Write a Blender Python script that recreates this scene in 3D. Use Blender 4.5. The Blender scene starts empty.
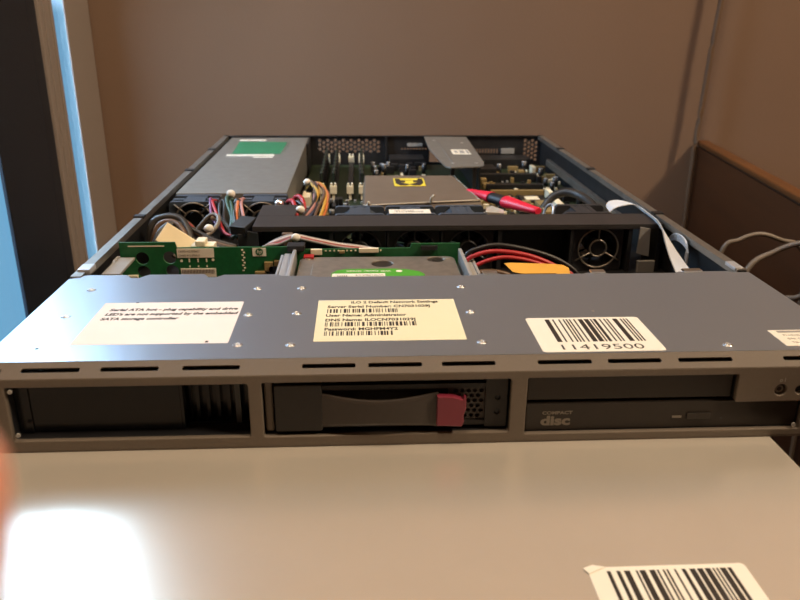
import bpy, bmesh, math, random
from mathutils import Vector, Matrix
S = 0.001                      # everything below is written in millimetres
COL = bpy.context.scene.collection
PI = math.pi
rnd = random.Random(7)

# ------------------------------------------------------------------ materials
def lin(h):
    h = h.lstrip('#'); out = []
    for i in (0, 2, 4):
        c = int(h[i:i+2], 16) / 255
        out.append(c/12.92 if c <= .04045 else ((c+.055)/1.055)**2.4)
    return out
def mat(name, hexcol, rough=.5, metal=0., var=.12, scale=60., bump=0., bscale=900., stretch=(1, 1, 1), rvar=.0, spec=.5):
    m = bpy.data.materials.new(name); m.use_nodes = True
    nt = m.node_tree; N = nt.nodes; L = nt.links
    b = N['Principled BSDF']; c = lin(hexcol)
    b.inputs['Roughness'].default_value = rough; b.inputs['Metallic'].default_value = metal
    b.inputs['Specular IOR Level'].default_value = spec
    tc = N.new('ShaderNodeTexCoord'); mp = N.new('ShaderNodeMapping'); mp.inputs['Scale'].default_value = stretch
    L.new(tc.outputs['Object'], mp.inputs['Vector'])
    nz = N.new('ShaderNodeTexNoise'); nz.inputs['Scale'].default_value = scale; nz.inputs['Detail'].default_value = 4
    L.new(mp.outputs['Vector'], nz.inputs['Vector'])
    r = N.new('ShaderNodeValToRGB')
    r.color_ramp.elements[0].position = .3; r.color_ramp.elements[1].position = .7
    r.color_ramp.elements[0].color = [x*(1-var) for x in c]+[1]; r.color_ramp.elements[1].color = [min(1, x*(1+var)) for x in c]+[1]
    L.new(nz.outputs['Fac'], r.inputs['Fac']); L.new(r.outputs['Color'], b.inputs['Base Color'])
    if rvar:
        mr = N.new('ShaderNodeMapRange'); mr.inputs['To Min'].default_value = max(.02, rough-rvar); mr.inputs['To Max'].default_value = rough+rvar
        L.new(nz.outputs['Fac'], mr.inputs['Value']); L.new(mr.outputs['Result'], b.inputs['Roughness'])
    if bump:
        n2 = N.new('ShaderNodeTexNoise'); n2.inputs['Scale'].default_value = bscale; n2.inputs['Detail'].default_value = 2
        L.new(mp.outputs['Vector'], n2.inputs['Vector'])
        bp = N.new('ShaderNodeBump'); bp.inputs['Strength'].default_value = bump; bp.inputs['Distance'].default_value = .0005
        L.new(n2.outputs['Fac'], bp.inputs['Height']); L.new(bp.outputs['Normal'], b.inputs['Normal'])
    return m
M = {}
def dm(k, *a, **kw): M[k] = mat(k, *a, **kw)
dm('wall_paint', '#735b49', .85, bump=.25, bscale=260, var=.04, scale=5)
dm('jamb_paint', '#8a7e76', .6, var=.04, scale=8)
dm('ceiling_paint', '#d8ccbe', .9, var=.03, scale=3)
dm('floor_wood', '#6b4a30', .5, var=.25, scale=6, stretch=(1, 8, 1))
dm('trim_alu', '#aab2b8', .3, .7, var=.05, scale=20)
dm('dark_frame', '#10161f', .45, var=.15, scale=20)
dm('wood', '#46260f', .5, var=.16, scale=14, stretch=(1, .25, 5), bump=.1, bscale=300)
dm('wood_edge', '#5a3618', .45, var=.15, scale=20, stretch=(3, .3, 3))
dm('table_dark', '#33261e', .5, var=.2, scale=14, stretch=(1, 6, 1))
dm('zinc', '#aeb7c4', .36, .85, var=.015, scale=12)
dm('steel_shaded', '#3d3e40', .5, .8, var=.15, scale=60)  # same side walls as the lip; their inside shade is put into this colour
dm('zinc_side', '#97938d', .45, .9, var=.12, scale=90, rvar=.05)
dm('lid_metal', '#f0e8dc', .225, .66, var=.015, scale=30)
dm('rivet_metal', '#e2e2e2', .3, 1., var=.05)
dm('alu', '#c9ccd2', .35, .6, var=.06, scale=50)
dm('psu_metal', '#98958f', .5, .8, var=.06, scale=120)
dm('steel_dark', '#4a4a4c', .45, .9, var=.15, scale=60)
dm('bezel', '#5e544a', .6, 0., var=.04, scale=900, bump=.15, bscale=2500)
dm('blk', '#17171a', .5, var=.2, scale=80)
dm('blk_gloss', '#0d0f14', .18, var=.2, scale=50, spec=.3)
dm('blk_carrier', '#1d1a18', .55, spec=.25, var=.08, scale=300, bump=.1, bscale=2500)
dm('lever', '#332d29', .5, var=.05, scale=300, spec=.3)
dm('optic', '#292420', .5, var=.05, scale=300, spec=.25)
dm('optic_mark', '#6f675c', .5, var=.05)
dm('maroon', '#6a1f30', .4, var=.08)
dm('fan_blk', '#2a2a2d', .5, var=.15, scale=120)
dm('fan_blue', '#39414c', .5, var=.12, scale=120)
dm('fan_bar', '#343131', .45, .2, var=.12, scale=90)
dm('guard', '#8c8378', .35, .8, var=.05)
dm('shroud', '#66594d', .38, var=.07, scale=70)
dm('shroud_edge', '#b0a798', .12, var=.05)
dm('pcb', '#17552e', .4, var=.15, scale=300)
dm('pcb_dark', '#1b2a1f', .45, var=.2, scale=200)
dm('pcb_main', '#212f1c', .5, var=.6, scale=350)
dm('chip_blk', '#1c1d1f', .4, var=.15, scale=200)
dm('tan', '#86734c', .5, var=.15)
dm('ivory', '#e3d9bf', .5, var=.05)
dm('paper', '#dcd4c4', .6, var=.02, scale=30)
dm('paper_y', '#dfd6b6', .6, var=.02, scale=30)
dm('paper_p', '#ebe3e2', .6, var=.02, scale=30)
dm('sticker', '#e4dfd2', .5, var=.02, scale=30)
dm('ink', '#2a231f', .6, var=.05)
dm('ink_soft', '#6b625c', .6, var=.05)
dm('green_label', '#2b7250', .5, var=.12, scale=90)
dm('wd_green', '#479428', .5, var=.05)
dm('yellow_label', '#d9c23a', .5, var=.05)
dm('yellow_tag', '#d8a136', .5, var=.05)
dm('white_plastic', '#dcd6cc', .45, var=.04)
dm('grey_plastic', '#8d8a86', .5, var=.06)
dm('hdd_cast', '#b5ada3', .42, .9, var=.10, scale=200)
dm('hdd_dark', '#3a3530', .4, .7, var=.1)
dm('red_tool', '#d0203a', .38, var=.05)
dm('cable_grey', '#6f6459', .5, var=.06)
dm('cable_beige', '#5e4936', .55, var=.06)
dm('ribbon_rib', '#8f8a82', .5, var=.05)
dm('ribbon', '#c6cbd4', .5, var=.05)
dm('cream', '#f0dfba', .5, var=.05)
for k, h in dict(w_red='#a8262b', w_black='#1b1a1b', w_yellow='#b98d3a', w_orange='#b8683a', w_green='#2f4a3a', w_purple='#6a3560',
                 w_blue='#33415e', w_grey='#8b8584', w_pink='#a87872', w_brown='#5c4534', w_white='#cfc8bd', w_dark='#2b2826').items():
    dm(k, h, .45, var=.06)
dm('skin', '#dd9a86', .5, var=.05, scale=60); M['skin'].node_tree.nodes['Principled BSDF'].inputs['Subsurface Weight'].default_value = .3
M['skin'].node_tree.nodes['Principled BSDF'].inputs['Subsurface Radius'].default_value = (.006, .002, .001)
dm('nail', '#e0b0a0', .3, var=.03)
# window glass: clear sheet, lets daylight through, mirrors a little
g = bpy.data.materials.new('window_glass'); g.use_nodes = True; M['glass'] = g
nt = g.node_tree; nt.nodes.clear()
o_ = nt.nodes.new('ShaderNodeOutputMaterial'); mx = nt.nodes.new('ShaderNodeMixShader'); tr = nt.nodes.new('ShaderNodeBsdfTransparent')
gl = nt.nodes.new('ShaderNodeBsdfGlossy'); gl.inputs['Roughness'].default_value = .02; fr = nt.nodes.new('ShaderNodeMath'); fr.operation = 'POWER'; fr.inputs[1].default_value = 5; lw = nt.nodes.new('ShaderNodeLayerWeight'); lw.inputs['Blend'].default_value = .5; nt.links.new(lw.outputs['Facing'], fr.inputs[0])
tr.inputs['Color'].default_value = (.93, .97, 1, 1)
nt.links.new(fr.outputs[0], mx.inputs[0]); nt.links.new(tr.outputs[0], mx.inputs[1]); nt.links.new(gl.outputs[0], mx.inputs[2]); nt.links.new(mx.outputs[0], o_.inputs[0])

# ------------------------------------------------------------------ mesh builder
class MB:
    def __init__(s): s.v = []; s.f = []; s.m = []; s.sm = []
    def add(s, vs, fs, m=0, smooth=False):
        o = len(s.v); s.v += [tuple(v) for v in vs]
        for f in fs: s.f.append([i+o for i in f]); s.m.append(m); s.sm.append(smooth)
        return s
    def box(s, x0, x1, y0, y1, z0, z1, m=0, T=None):
        vs = [Vector((x, y, z)) for z in (z0, z1) for y in (y0, y1) for x in (x0, x1)]
        if T is not None: vs = [T @ v for v in vs]
        return s.add(vs, [(0, 2, 3, 1), (4, 5, 7, 6), (0, 1, 5, 4), (1, 3, 7, 5), (3, 2, 6, 7), (2, 0, 4, 6)], m)
    def prism(s, pts, a, b, axis='z', m=0, smooth=False):     # polygon swept from a to b along an axis
        n = len(pts)
        def P(p, t):
            return {'z': (p[0], p[1], t), 'y': (p[0], t, p[1]), 'x': (t, p[0], p[1])}[axis]
        vs = [P(p, a) for p in pts]+[P(p, b) for p in pts]
        fs = [list(range(n))[::-1], list(range(n, 2*n))]+[(i, (i+1) % n, n+(i+1) % n, n+i) for i in range(n)]
        return s.add(vs, fs, m)
    def cyl(s, c, d, r, h, seg=20, m=0, r2=None, smooth=True):
        d = Vector(d).normalized(); q = d.to_track_quat('Z', 'Y'); c = Vector(c); r2 = r if r2 is None else r2
        vs = []
        for k, (rr, t) in enumerate(((r, 0), (r2, h))):
            for i in range(seg):
                a = 2*PI*i/seg; vs.append(c+q @ Vector((rr*math.cos(a), rr*math.sin(a), t)))
        s.add(vs, [(i, (i+1) % seg, seg+(i+1) % seg, seg+i) for i in range(seg)], m, smooth)
        o = len(s.v)-2*seg
        s.f += [[o+i for i in range(seg)][::-1], [o+seg+i for i in range(seg)]]; s.m += [m, m]; s.sm += [False, False]
        return s
    def ring(s, c, d, R, r, seg=40, sub=8, m=0):
        d = Vector(d).normalized(); q = d.to_track_quat('Z', 'Y'); c = Vector(c); vs = []; fs = []
        for i in range(seg):
            a = 2*PI*i/seg
            for j in range(sub):
                b = 2*PI*j/sub; rr = R+r*math.cos(b)
                vs.append(c+q @ Vector((rr*math.cos(a), rr*math.sin(a), r*math.sin(b))))
        for i in range(seg):
            for j in range(sub):
                fs.append((i*sub+j, ((i+1) % seg)*sub+j, ((i+1) % seg)*sub+(j+1) % sub, i*sub+(j+1) % sub))
        return s.add(vs, fs, m, True)
    def tube(s, pts, r, seg=8, m=0, n=6, flat=None):
        P = [Vector(p) for p in pts]; C = []
        if len(P) > 2 and n > 1:
            for i in range(len(P)-1):
                p0 = P[i-1] if i else P[0]*2-P[1]; p1 = P[i]; p2 = P[i+1]; p3 = P[i+2] if i+2 < len(P) else P[-1]*2-P[-2]
                for k in range(n):
                    t = k/n
                    C.append(.5*((2*p1)+(p2-p0)*t+(2*p0-5*p1+4*p2-p3)*t*t+(3*p1-p0-3*p2+p3)*t**3))
            C.append(P[-1])
        else: C = P
        up = Vector((0, 0, 1)); vs = []; K = len(C)
        for i, c in enumerate(C):
            t = (C[min(i+1, K-1)]-C[max(i-1, 0)]).normalized()
            a = t.cross(up)
            if a.length < .05: a = t.cross(Vector((0, 1, 0)))
            a.normalize(); b = a.cross(t).normalized()
            rr = r(i/(K-1)) if callable(r) else r
            for j in range(seg):
                w = 2*PI*j/seg
                ka, kb = (1, 1) if flat is None else flat
                vs.append(c+a*(rr*ka*math.cos(w))+b*(rr*kb*math.sin(w)))
        fs = [(i*seg+j, i*seg+(j+1) % seg, (i+1)*seg+(j+1) % seg, (i+1)*seg+j) for i in range(K-1) for j in range(seg)]
        s.add(vs, fs, m, True); o = len(s.v)-len(vs)
        s.f += [[o+j for j in range(seg)][::-1], [o+(K-1)*seg+j for j in range(seg)]]; s.m += [m, m]; s.sm += [False, False]
        return s
    def ball(s, c, r, m=0, sc=(1, 1, 1), u=14, v=8):
        vs = []; fs = []
        for i in range(v+1):
            th = PI*i/v
            for j in range(u):
                ph = 2*PI*j/u; vs.append((c[0]+r*sc[0]*math.sin(th)*math.cos(ph), c[1]+r*sc[1]*math.sin(th)*math.sin(ph), c[2]+r*sc[2]*math.cos(th)))
        for i in range(v):
            for j in range(u): fs.append((i*u+j, (i+1)*u+j, (i+1)*u+(j+1) % u, i*u+(j+1) % u))
        return s.add(vs, fs, m, True)
    def _curve(s, cu, T, m):
        ob = bpy.data.objects.new('tmp', cu); COL.objects.link(ob)
        dg = bpy.context.evaluated_depsgraph_get(); me = bpy.data.meshes.new_from_object(ob.evaluated_get(dg))
        vs = [T @ v.co for v in me.vertices]; fs = [list(p.vertices) for p in me.polygons]
        bpy.data.objects.remove(ob); bpy.data.curves.remove(cu); bpy.data.meshes.remove(me)
        return s.add(vs, fs, m)
    def sheet(s, loops, th, T=Matrix(), m=0, bevel=0):         # filled outline with holes, th thick, centred on its plane
        cu = bpy.data.curves.new('tmp', 'CURVE'); cu.dimensions = '2D'; cu.fill_mode = 'BOTH'; cu.extrude = th/2-bevel
        if bevel: cu.bevel_depth = bevel; cu.bevel_resolution = 1; cu.offset = -bevel
        for lp in loops:
            sp = cu.splines.new('POLY'); sp.points.add(len(lp)-1)
            for i, p in enumerate(lp): sp.points[i].co = (p[0], p[1], 0, 1)
            sp.use_cyclic_u = True
        return s._curve(cu, T, m)
    def text(s, txt, size, T, m=0, th=.05, align='LEFT', sx=1, bold=0, shear=0, fit=0):
        cu = bpy.data.curves.new('tmp', 'FONT'); cu.body = txt; cu.size = size; cu.extrude = th/2; cu.align_x = align; cu.offset = bold; cu.shear = shear
        cu.resolution_u = 3
        if not fit: return s._curve(cu, T @ Matrix.Diagonal((sx, 1, 1, 1)), m)
        o = len(s.v); s._curve(cu, Matrix(), m); a = min(v[0] for v in s.v[o:]); k = fit/(max(v[0] for v in s.v[o:])-a)
        for i in range(o, len(s.v)): v = s.v[i]; s.v[i] = tuple(T @ Vector(((v[0]-a)*k, v[1], v[2])))
        return s
    def build(s, name, mats, parent=None, bevel=0, seg=2):
        org = Vector((0, 0, 0))
        r = parent
        while r is not None:
            org = org+Vector(r.get('_o', (0, 0, 0))); r = r.parent
        me = bpy.data.meshes.new(name); me.from_pydata([((v[0]-org.x)*S, (v[1]-org.y)*S, (v[2]-org.z)*S) for v in s.v], [], s.f)
        if isinstance(mats, str): mats = [mats]
        for k in mats: me.materials.append(M[k])
        for p, mi, sm in zip(me.polygons, s.m, s.sm): p.material_index = mi; p.use_smooth = sm
        ob = bpy.data.objects.new(name, me); COL.objects.link(ob)
        if parent: ob.parent = parent
        if bevel:
            bv = ob.modifiers.new('bevel', 'BEVEL'); bv.width = bevel*S; bv.segments = seg; bv.limit_method = 'ANGLE'; bv.angle_limit = .6
        return ob
def tag(o, label, cat, group=None):
    o['label'] = label; o['category'] = cat
    if group: o['group'] = group
    return o
ORG = {}
def thing(name, label, cat, loc, group=None):
    o = bpy.data.objects.new(name, None); COL.objects.link(o); o.empty_display_size = .01
    o.location = Vector(loc)*S; o['_o'] = tuple(float(x) for x in loc)
    return tag(o, label, cat, group)
def struct(o): o['kind'] = 'structure'; return o
def dup(root, dloc, label, group=None):
    r = root.copy(); COL.objects.link(r); r.location = root.location+Vector(dloc)*S; r['label'] = label
    if group: r['group'] = group
    for ch in root.children:
        c = ch.copy(); COL.objects.link(c); c.parent = r
        for gch in ch.children:
            d = gch.copy(); COL.objects.link(d); d.parent = c
    return r
def rrect(x0, y0, x1, y1, r=0, n=4):
    if r <= 0: return [(x0, y0), (x1, y0), (x1, y1), (x0, y1)]
    out = []
    for cx, cy, a0 in ((x1-r, y0+r, -PI/2), (x1-r, y1-r, 0), (x0+r, y1-r, PI/2), (x0+r, y0+r, PI)):
        for k in range(n+1):
            a = a0+PI/2*k/n; out.append((cx+r*math.cos(a), cy+r*math.sin(a)))
    return out
def circ(x, y, r, n=16, ph=0): return [(x+r*math.cos(2*PI*k/n+ph), y+r*math.sin(2*PI*k/n+ph)) for k in range(n)]
def XZ(y): return Matrix(((1, 0, 0, 0), (0, 0, -1, y), (0, 1, 0, 0), (0, 0, 0, 1)))      # sheet drawn in x-z, facing -y
def YZ(x): return Matrix(((0, 0, 1, x), (1, 0, 0, 0), (0, 1, 0, 0), (0, 0, 0, 1)))
def XY(z): return Matrix.Translation((0, 0, z))
def at(x, y, z, rot=0): return Matrix.Translation((x, y, z)) @ Matrix.Rotation(rot, 4, 'Z')
def barcode(mb, x0, x1, y0, y1, z, seed, n=26, m=1, T=None):
    r = random.Random(seed); ws = [r.choice((1, 1, 1, 2, 3) if q % 2 == 0 else (1, 1, 2, 2, 3)) for q in range(2*n-1)]; tot = sum(ws); x = x0
    for i, w in enumerate(ws):
        d = (x1-x0)*w/tot
        if i % 2 == 0: mb.box(x, x+d, y0, y1, z-.03, z+.05, m, T)
        x += d

# ------------------------------------------------------------------ the room
FZ, CZ = -838, 2400
XL, XR, YB, YF = -408, 2600, 822, -1500
struct(MB().box(XL-14, XR+100, YF-100, YB+100, FZ-80, FZ).build('floor', 'floor_wood'))
struct(MB().box(XL-14, XR+100, YF-100, YB+100, CZ, CZ+80).build('ceiling', 'ceiling_paint'))
struct(MB().box(XL-14, XR+100, YB, YB+100, FZ, CZ).build('wall_back', 'wall_paint'))
struct(MB().box(XR, XR+100, YF, YB, FZ, CZ).build('wall_right', 'wall_paint'))
struct(MB().box(XL-14, XR+100, YF-100, YF, FZ, CZ).build('wall_front', 'wall_paint'))
WY0, WY1, WZ0, WZ1, ZM, WY2 = 380, 476, -420, 760, 240, 556       # window: lower light ends at WY1, upper light at WY2
w = MB()
T0 = XL-14
w.box(T0, XL, YF, WY0-40, FZ, CZ); w.box(T0, XL, 812, YB, FZ, CZ)
w.box(T0, XL, WY0-40, 812, FZ, WZ0-40); w.box(T0, XL, WY0-40, 812, WZ1+40, CZ)
w.box(T0, XL, 600, 676, WZ0-40, WZ1+40)
struct(w.build('wall_left', 'wall_paint'))
t = MB(); t.box(XL, XL+2.5, 626, 681, FZ, CZ); t.box(XL, XL+6, 630, 637, FZ, CZ); t.box(XL, XL+4, 650, 656, FZ, CZ); t.box(XL, XL+5, 670, 676, FZ, CZ)
struct(t.build('trim_1', 'jamb_paint', bevel=.8))
fr2 = MB(); a, b = XL+.2, XL+4
fr2.box(a, b, WY1, 600, WZ0-70, ZM); fr2.box(a, b, WY2, 625, ZM, WZ1+70); fr2.box(a, b, 600, 625, FZ+.5, ZM); fr2.box(a, b, WY0-70, WY0, WZ0-70, WZ1+70)
fr2.box(a, b, WY0, WY2, WZ1, WZ1+70); fr2.box(a, b, WY0, WY1, WZ0-70, WZ0); fr2.box(a, b, WY0, WY1, ZM-25, ZM)
wf = struct(fr2.build('window_1', 'dark_frame', bevel=.6))
for q in ((XL-3.4, XL-.4, WY0-30, WY1+10, WZ0-30, ZM-5), (XL-3.4, XL-.4, WY0-30, WY2+10, ZM-4, WZ1+30)):
    pane = MB().box(*q).build('pane', 'glass', wf); pane['label'] = 'clear window glass with blue daylight behind'
f2 = MB(); f2.box(a, b-2, 677, 682, WZ0-60, WZ1+60); f2.box(a, b-2, 724, 817, WZ0-60, WZ1+60); f2.box(a, b-2, 682, 724, 300, WZ1+60); f2.box(a, b-2, 682, 724, WZ0-60, WZ0)
w2 = struct(f2.build('window_2', 'jamb_paint', bevel=.5))
pane = MB().box(XL-3.4, XL-.4, 678, 760, WZ0-30, WZ1+30).build('pane', 'glass', w2); pane['label'] = 'narrow strip of glass with blue daylight'

# ------------------------------------------------------------------ wooden board beside the server
c0 = Vector((481, 818, 0)); dv = (Vector((427, 432, 0))-c0).normalized(); nv = Vector((-dv.y, dv.x, 0))   # nv points right (away from the server)
if nv.x < 0: nv = -nv
ang = math.atan2(dv.y, dv.x)
wb = thing('wooden_panel', 'brown wooden board standing upright between the server and the right of the wall', 'wooden panel', (c0.x, c0.y, FZ))
TB = Matrix.Translation((c0.x, c0.y, 0)) @ Matrix.Rotation(ang, 4, 'Z')     # local x along the board, toward the viewer; y to its right is -/+
sgn = 1 if (TB.to_3x3() @ Vector((0, 1, 0))).x > 0 else -1
b = MB(); b.box(0, 1300, 0 if sgn > 0 else -16, 16 if sgn > 0 else 0, FZ, 10, 0, TB); b.build('board', 'wood', wb)
b = MB(); b.box(0, 1300, -1 if sgn > 0 else -17, 17 if sgn > 0 else 1, 12, 19, 0, TB); b.build('edge_strip', 'wood_edge', wb, bevel=2)
b = MB(); b.box(0, 1300, 2 if sgn > 0 else -14, 14 if sgn > 0 else -2, 10, 12, 0, TB); b.build('groove', 'table_dark', wb)

# wall cord
cord = MB().tube([(496, 801, 560), (486, 801, 340), (480, 801, 218), (476, 801, 150), (473, 801, 60), (470.5, 799, 10), (470, 797, -60), (470.5, 796, -140), (471, 796, -320), (476, 790, FZ+4), (470, 760, FZ+4)], 4, 10)
tag(cord.build('wall_cord', 'cable_beige'), 'thin beige cord hanging straight down the wall past the wooden board', 'cord')
for k, (lab, pts) in enumerate((
    ('thin grey cable arching highest of the loops right of the server', [(300, 350, -120), (309, 350, -19), (326, 350, -3), (346, 350, 2.5), (368, 350, -4), (388, 354, -12), (403, 358, -50), (404, 370, -300), (380, 400, FZ+4), (300, 400, FZ+4)]),
    ('grey cable rising to the right edge below the highest loop', [(312, 322, -130), (328, 336, -36), (357, 340, -12), (381, 326, 0), (394, 322, -20), (398, 318, -120), (394, 300, -420), (380, 280, FZ+4), (300, 250, FZ+4)]),
    ('grey cable lowest of the three loops right of the server', [(336, 300, -150), (354, 316, -62), (366, 304, -45), (384, 286, -32), (394, 268, -60), (392, 240, -300), (370, 160, FZ+4), (330, 120, FZ+4)]))):
    tag(MB().tube(pts, 2.7 if k else 2.2, 8).build('loose_cable', 'cable_grey'), lab, 'cable', 'loose grey cables at the right')

# ------------------------------------------------------------------ table and lower server
tb = thing('side_table', 'dark wooden table carrying both servers', 'table', (-60, 150, FZ))
MB().box(-300, 182, -330, 650, -64, -44.2).build('table_top', 'table_dark', tb, bevel=2)
for x in (-280, 162):
    for y in (-310, 630): MB().box(x-18, x+18, y-18, y+18, FZ, -64).build('leg', 'table_dark', tb, bevel=2)
ls = thing('closed_server', 'closed silver server lying flat under the open one', 'server', (-45, 250, -44))
LX0, LX1, LY0, LY1 = -257, 168, -215, 500
MB().box(LX0+.5, LX1-.5, LY0+2, LY1, -44, -1.4).build('case', 'zinc_side', ls)
lid = MB(); lid.box(LX0, LX1, LY0, LY1, -1.3, 0)
lid = lid.build('lid', 'lid_metal', ls, bevel=.4)
bz = MB(); bz.sheet([rrect(LX0-8, -43, LX1+8, -4, 2), rrect(LX0+14, -37, LX0+120, -9), rrect(LX0+130, -37, LX0+245, -9), rrect(LX0+255, -37, LX1-20, -9)], 8, XZ(LY0-4)); bz.build('bezel', 'bezel', ls)
MB().box(LX0+2, LX1-2, LY0-1, LY0+2, -40, -6).build('drive_bay', 'blk', ls)
st = MB(); st.sheet([rrect(49, -145, 110, -100.2, 2)], .16, XY(.12), 0)
st.sheet([[(49, -104), (56, -100.4), (51.5, -99.2), (47.6, -100.8)]], .1, at(0, 0, .5), 0)
barcode(st, 56, 104, -131, -102.6, .24, 11, 18); st.text('11419501', 8, at(58, -142, .24), 1, sx=1.1)
st = st.build('barcode_label', ['sticker', 'ink'], lid); st['label'] = 'white barcode sticker with a torn corner'

# ------------------------------------------------------------------ open server: chassis
sv = thing('rack_server', 'open rack server with its lid off, grey front and exposed boards', 'server', (0, 350, 0))
MB().box(-213, 213, 0, 700, .2, 1.4).build('floor_pan', 'steel_dark', sv)
for sx, nm in ((-1, 'left'), (1, 'right')):
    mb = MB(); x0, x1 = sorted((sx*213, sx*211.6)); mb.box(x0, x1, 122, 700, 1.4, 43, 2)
    a, c = sorted((sx*213, sx*207.4)); mb.box(a, c, 122, 700, 43, 43.9)
    a, c = sorted((sx*207.4, sx*206.6)); mb.box(a, c, 122, 700, 39, 43.9)
    for yy in (265, 456, 585): a, c = sorted((sx*213.6, sx*205.6)); mb.box(a, c, yy, yy+7, 43.2, 45.2, 1)
    a, c = sorted((sx*211, sx*206)); mb.box(a, c, 345, 640, 14, 22)
    mb.build('side_wall', ['zinc_side', 'steel_dark', 'steel_shaded'], sv)
mb = MB(); a = MB()
for q in ((-212, -204, 131, 143, 42, 45.4), (206, 212, 124, 138, 42, 44.6)): MB().box(*q).build('lid_catch', 'alu', sv, bevel=.6)
# rear panel: really perforated
holes = []
for c_ in range(16):
    for r_ in range(3): holes.append(circ(-87+c_*5.2, 37.4-r_*5.7-(2.85 if c_ % 2 else 0), 2.25, 8))
for c_ in range(4):
    for r_ in range(5): holes.append(circ(190+c_*5, 37-r_*5.7-(2.85 if c_ % 2 else 0), 2.2, 8))
for c_ in range(10): holes.append(rrect(116+c_*3.9, 20, 118+c_*3.9, 26))
for c_ in range(9): holes.append(rrect(22+c_*4, 25, 24+c_*4, 27.5))
holes.append(rrect(60, 8, 100, 34, 1)); holes.append(rrect(158, 20, 174, 26.5))
mb = MB(); mb.sheet([rrect(-212, 1.4, 212, 43)]+holes, 1.4, XZ(699))
mb.box(-213, 213, 695, 700, 43, 43.9); mb.box(0, 3, 692, 698, 4, 43); mb.box(-101.2, -99, 640, 698, 3, 42)
mb.build('rear_panel', 'steel_dark', sv)
for q in ((157, 175, 694, 697, 20, 27), (30, 50, 694, 697, 30, 34)): MB().box(*q).build('port_plate', 'grey_plastic', sv)
# front cover with tabs and rivets
pts = [(-213, 0), (213, 0), (213, 119), (203, 119), (200, 121.5), (168, 121.5), (165, 119), (122, 119), (120, 121), (108, 121), (106, 119.5), (54, 119.5), (52, 121.5), (40, 121.5), (38, 118.5),
       (-62, 118.5), (-66, 121), (-84, 121), (-87, 124.5), (-120, 124.5), (-124, 120), (-129, 120), (-132, 126), (-166, 126), (-171, 120), (-176, 120), (-180, 126), (-204, 126), (-213, 119)]
cv = MB(); cv.sheet([pts], 1, XY(42.6), 0)
for x, y in ((-193, 99), (-193, 57), (-96, 98), (-96, 56), (-96, 16), (-70, 98), (-70, 57), (-70, 15), (25, 97), (25, 56), (25, 15), (147, 7)):
    cv.cyl((x, y, 43), (0, 0, 1), 2.7, .5, 18, 1, 2.2); cv.ring((x, y, 43.5), (0, 0, 1), 1.3, .35, 16, 6, 1)
cv.cyl((-192, 15, 43.0), (0, 0, 1), .9, .25, 10, 2); cv.cyl((93, 55, 43), (0, 0, 1), .9, .2, 10, 1)
cover = cv.build('front_cover', ['zinc', 'rivet_metal', 'ink'], sv)
cover['label'] = 'flat zinc cover plate with rivets and paper labels'
l = MB(); l.sheet([rrect(-178, 18.5, -101, 76.5, .5)], .12, XY(43.12), 0)
for i, tx in enumerate(('Serial ATA hot - plug capability and drive', "LED's are not supported by the embedded", 'SATA storage controller')):
    l.text(tx, 4.6, at(-172.3-i*.5, 64-i*6.6, 43.22), 1, fit=(69.5, 71, 41)[i], bold=.2, shear=.15)
l.box(-161, -159.5, 76, 76.9, 43.1, 43.25, 1); l.box(-112.5, -111, 19.5, 21.5, 43.1, 43.25, 1)
l = l.build('notice_label', ['paper_p', 'ink'], cover); l['label'] = 'white label about drive indicators'
l = MB(); l.sheet([rrect(-59, 18.5, 18, 76.5, .5)], .12, XY(43.12), 0)
for tx, x, z, wd in (('iLO 2 Default Network Settings', -40.5, 71.2, 49), ('Server Serial Number: CN7031029J', -53.5, 64.6, 57), ('User Name: Administrator', -54, 51.6, 43.5), ('DNS Name: ILOCN7031029J', -54, 45, 48), ('Password: MGHFM4Y2', -54, 32.4, 38)):
    l.text(tx, 4.9, at(x, z, 43.22), 1, fit=wd, bold=.14)
barcode(l, -53.5, -15, 57, 62.6, 43.22, 21, 26); barcode(l, -54, -6, 37.8, 43.4, 43.22, 22, 32); barcode(l, -54, -19, 25.6, 31, 43.22, 23, 24)
l = l.build('settings_label', ['paper_y', 'ink'], cover); l['label'] = 'cream label with network settings and three small barcodes'
l = MB(); l.sheet([rrect(53, 1.5, 114.3, 45.6, 2)], .14, XY(43.13), 0)
barcode(l, 63, 108, 13.4, 43, 43.24, 5, 18); l.text('11419500', 8.6, at(63.5, 4.2, 43.22), 1, fit=41)
l = l.build('barcode_label', ['sticker', 'ink'], cover); l['label'] = 'white sticker with a large barcode and 11419500'
l = MB(); l.sheet([rrect(176, 4.5, 210, 24.5, .4)], .12, XY(43.12), 0)
for i, tx in enumerate(('Product No: 417453', 'S/N: CN7031029J', 'TB: 417456')): l.text(tx, 2.6, at(181, 17-i*4.6, 43.22), 1)
l.box(180, 208, 21, 23.4, 43.1, 43.24, 2)
l = l.build('serial_label', ['paper', 'ink_soft', 'grey_plastic'], cover)
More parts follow.
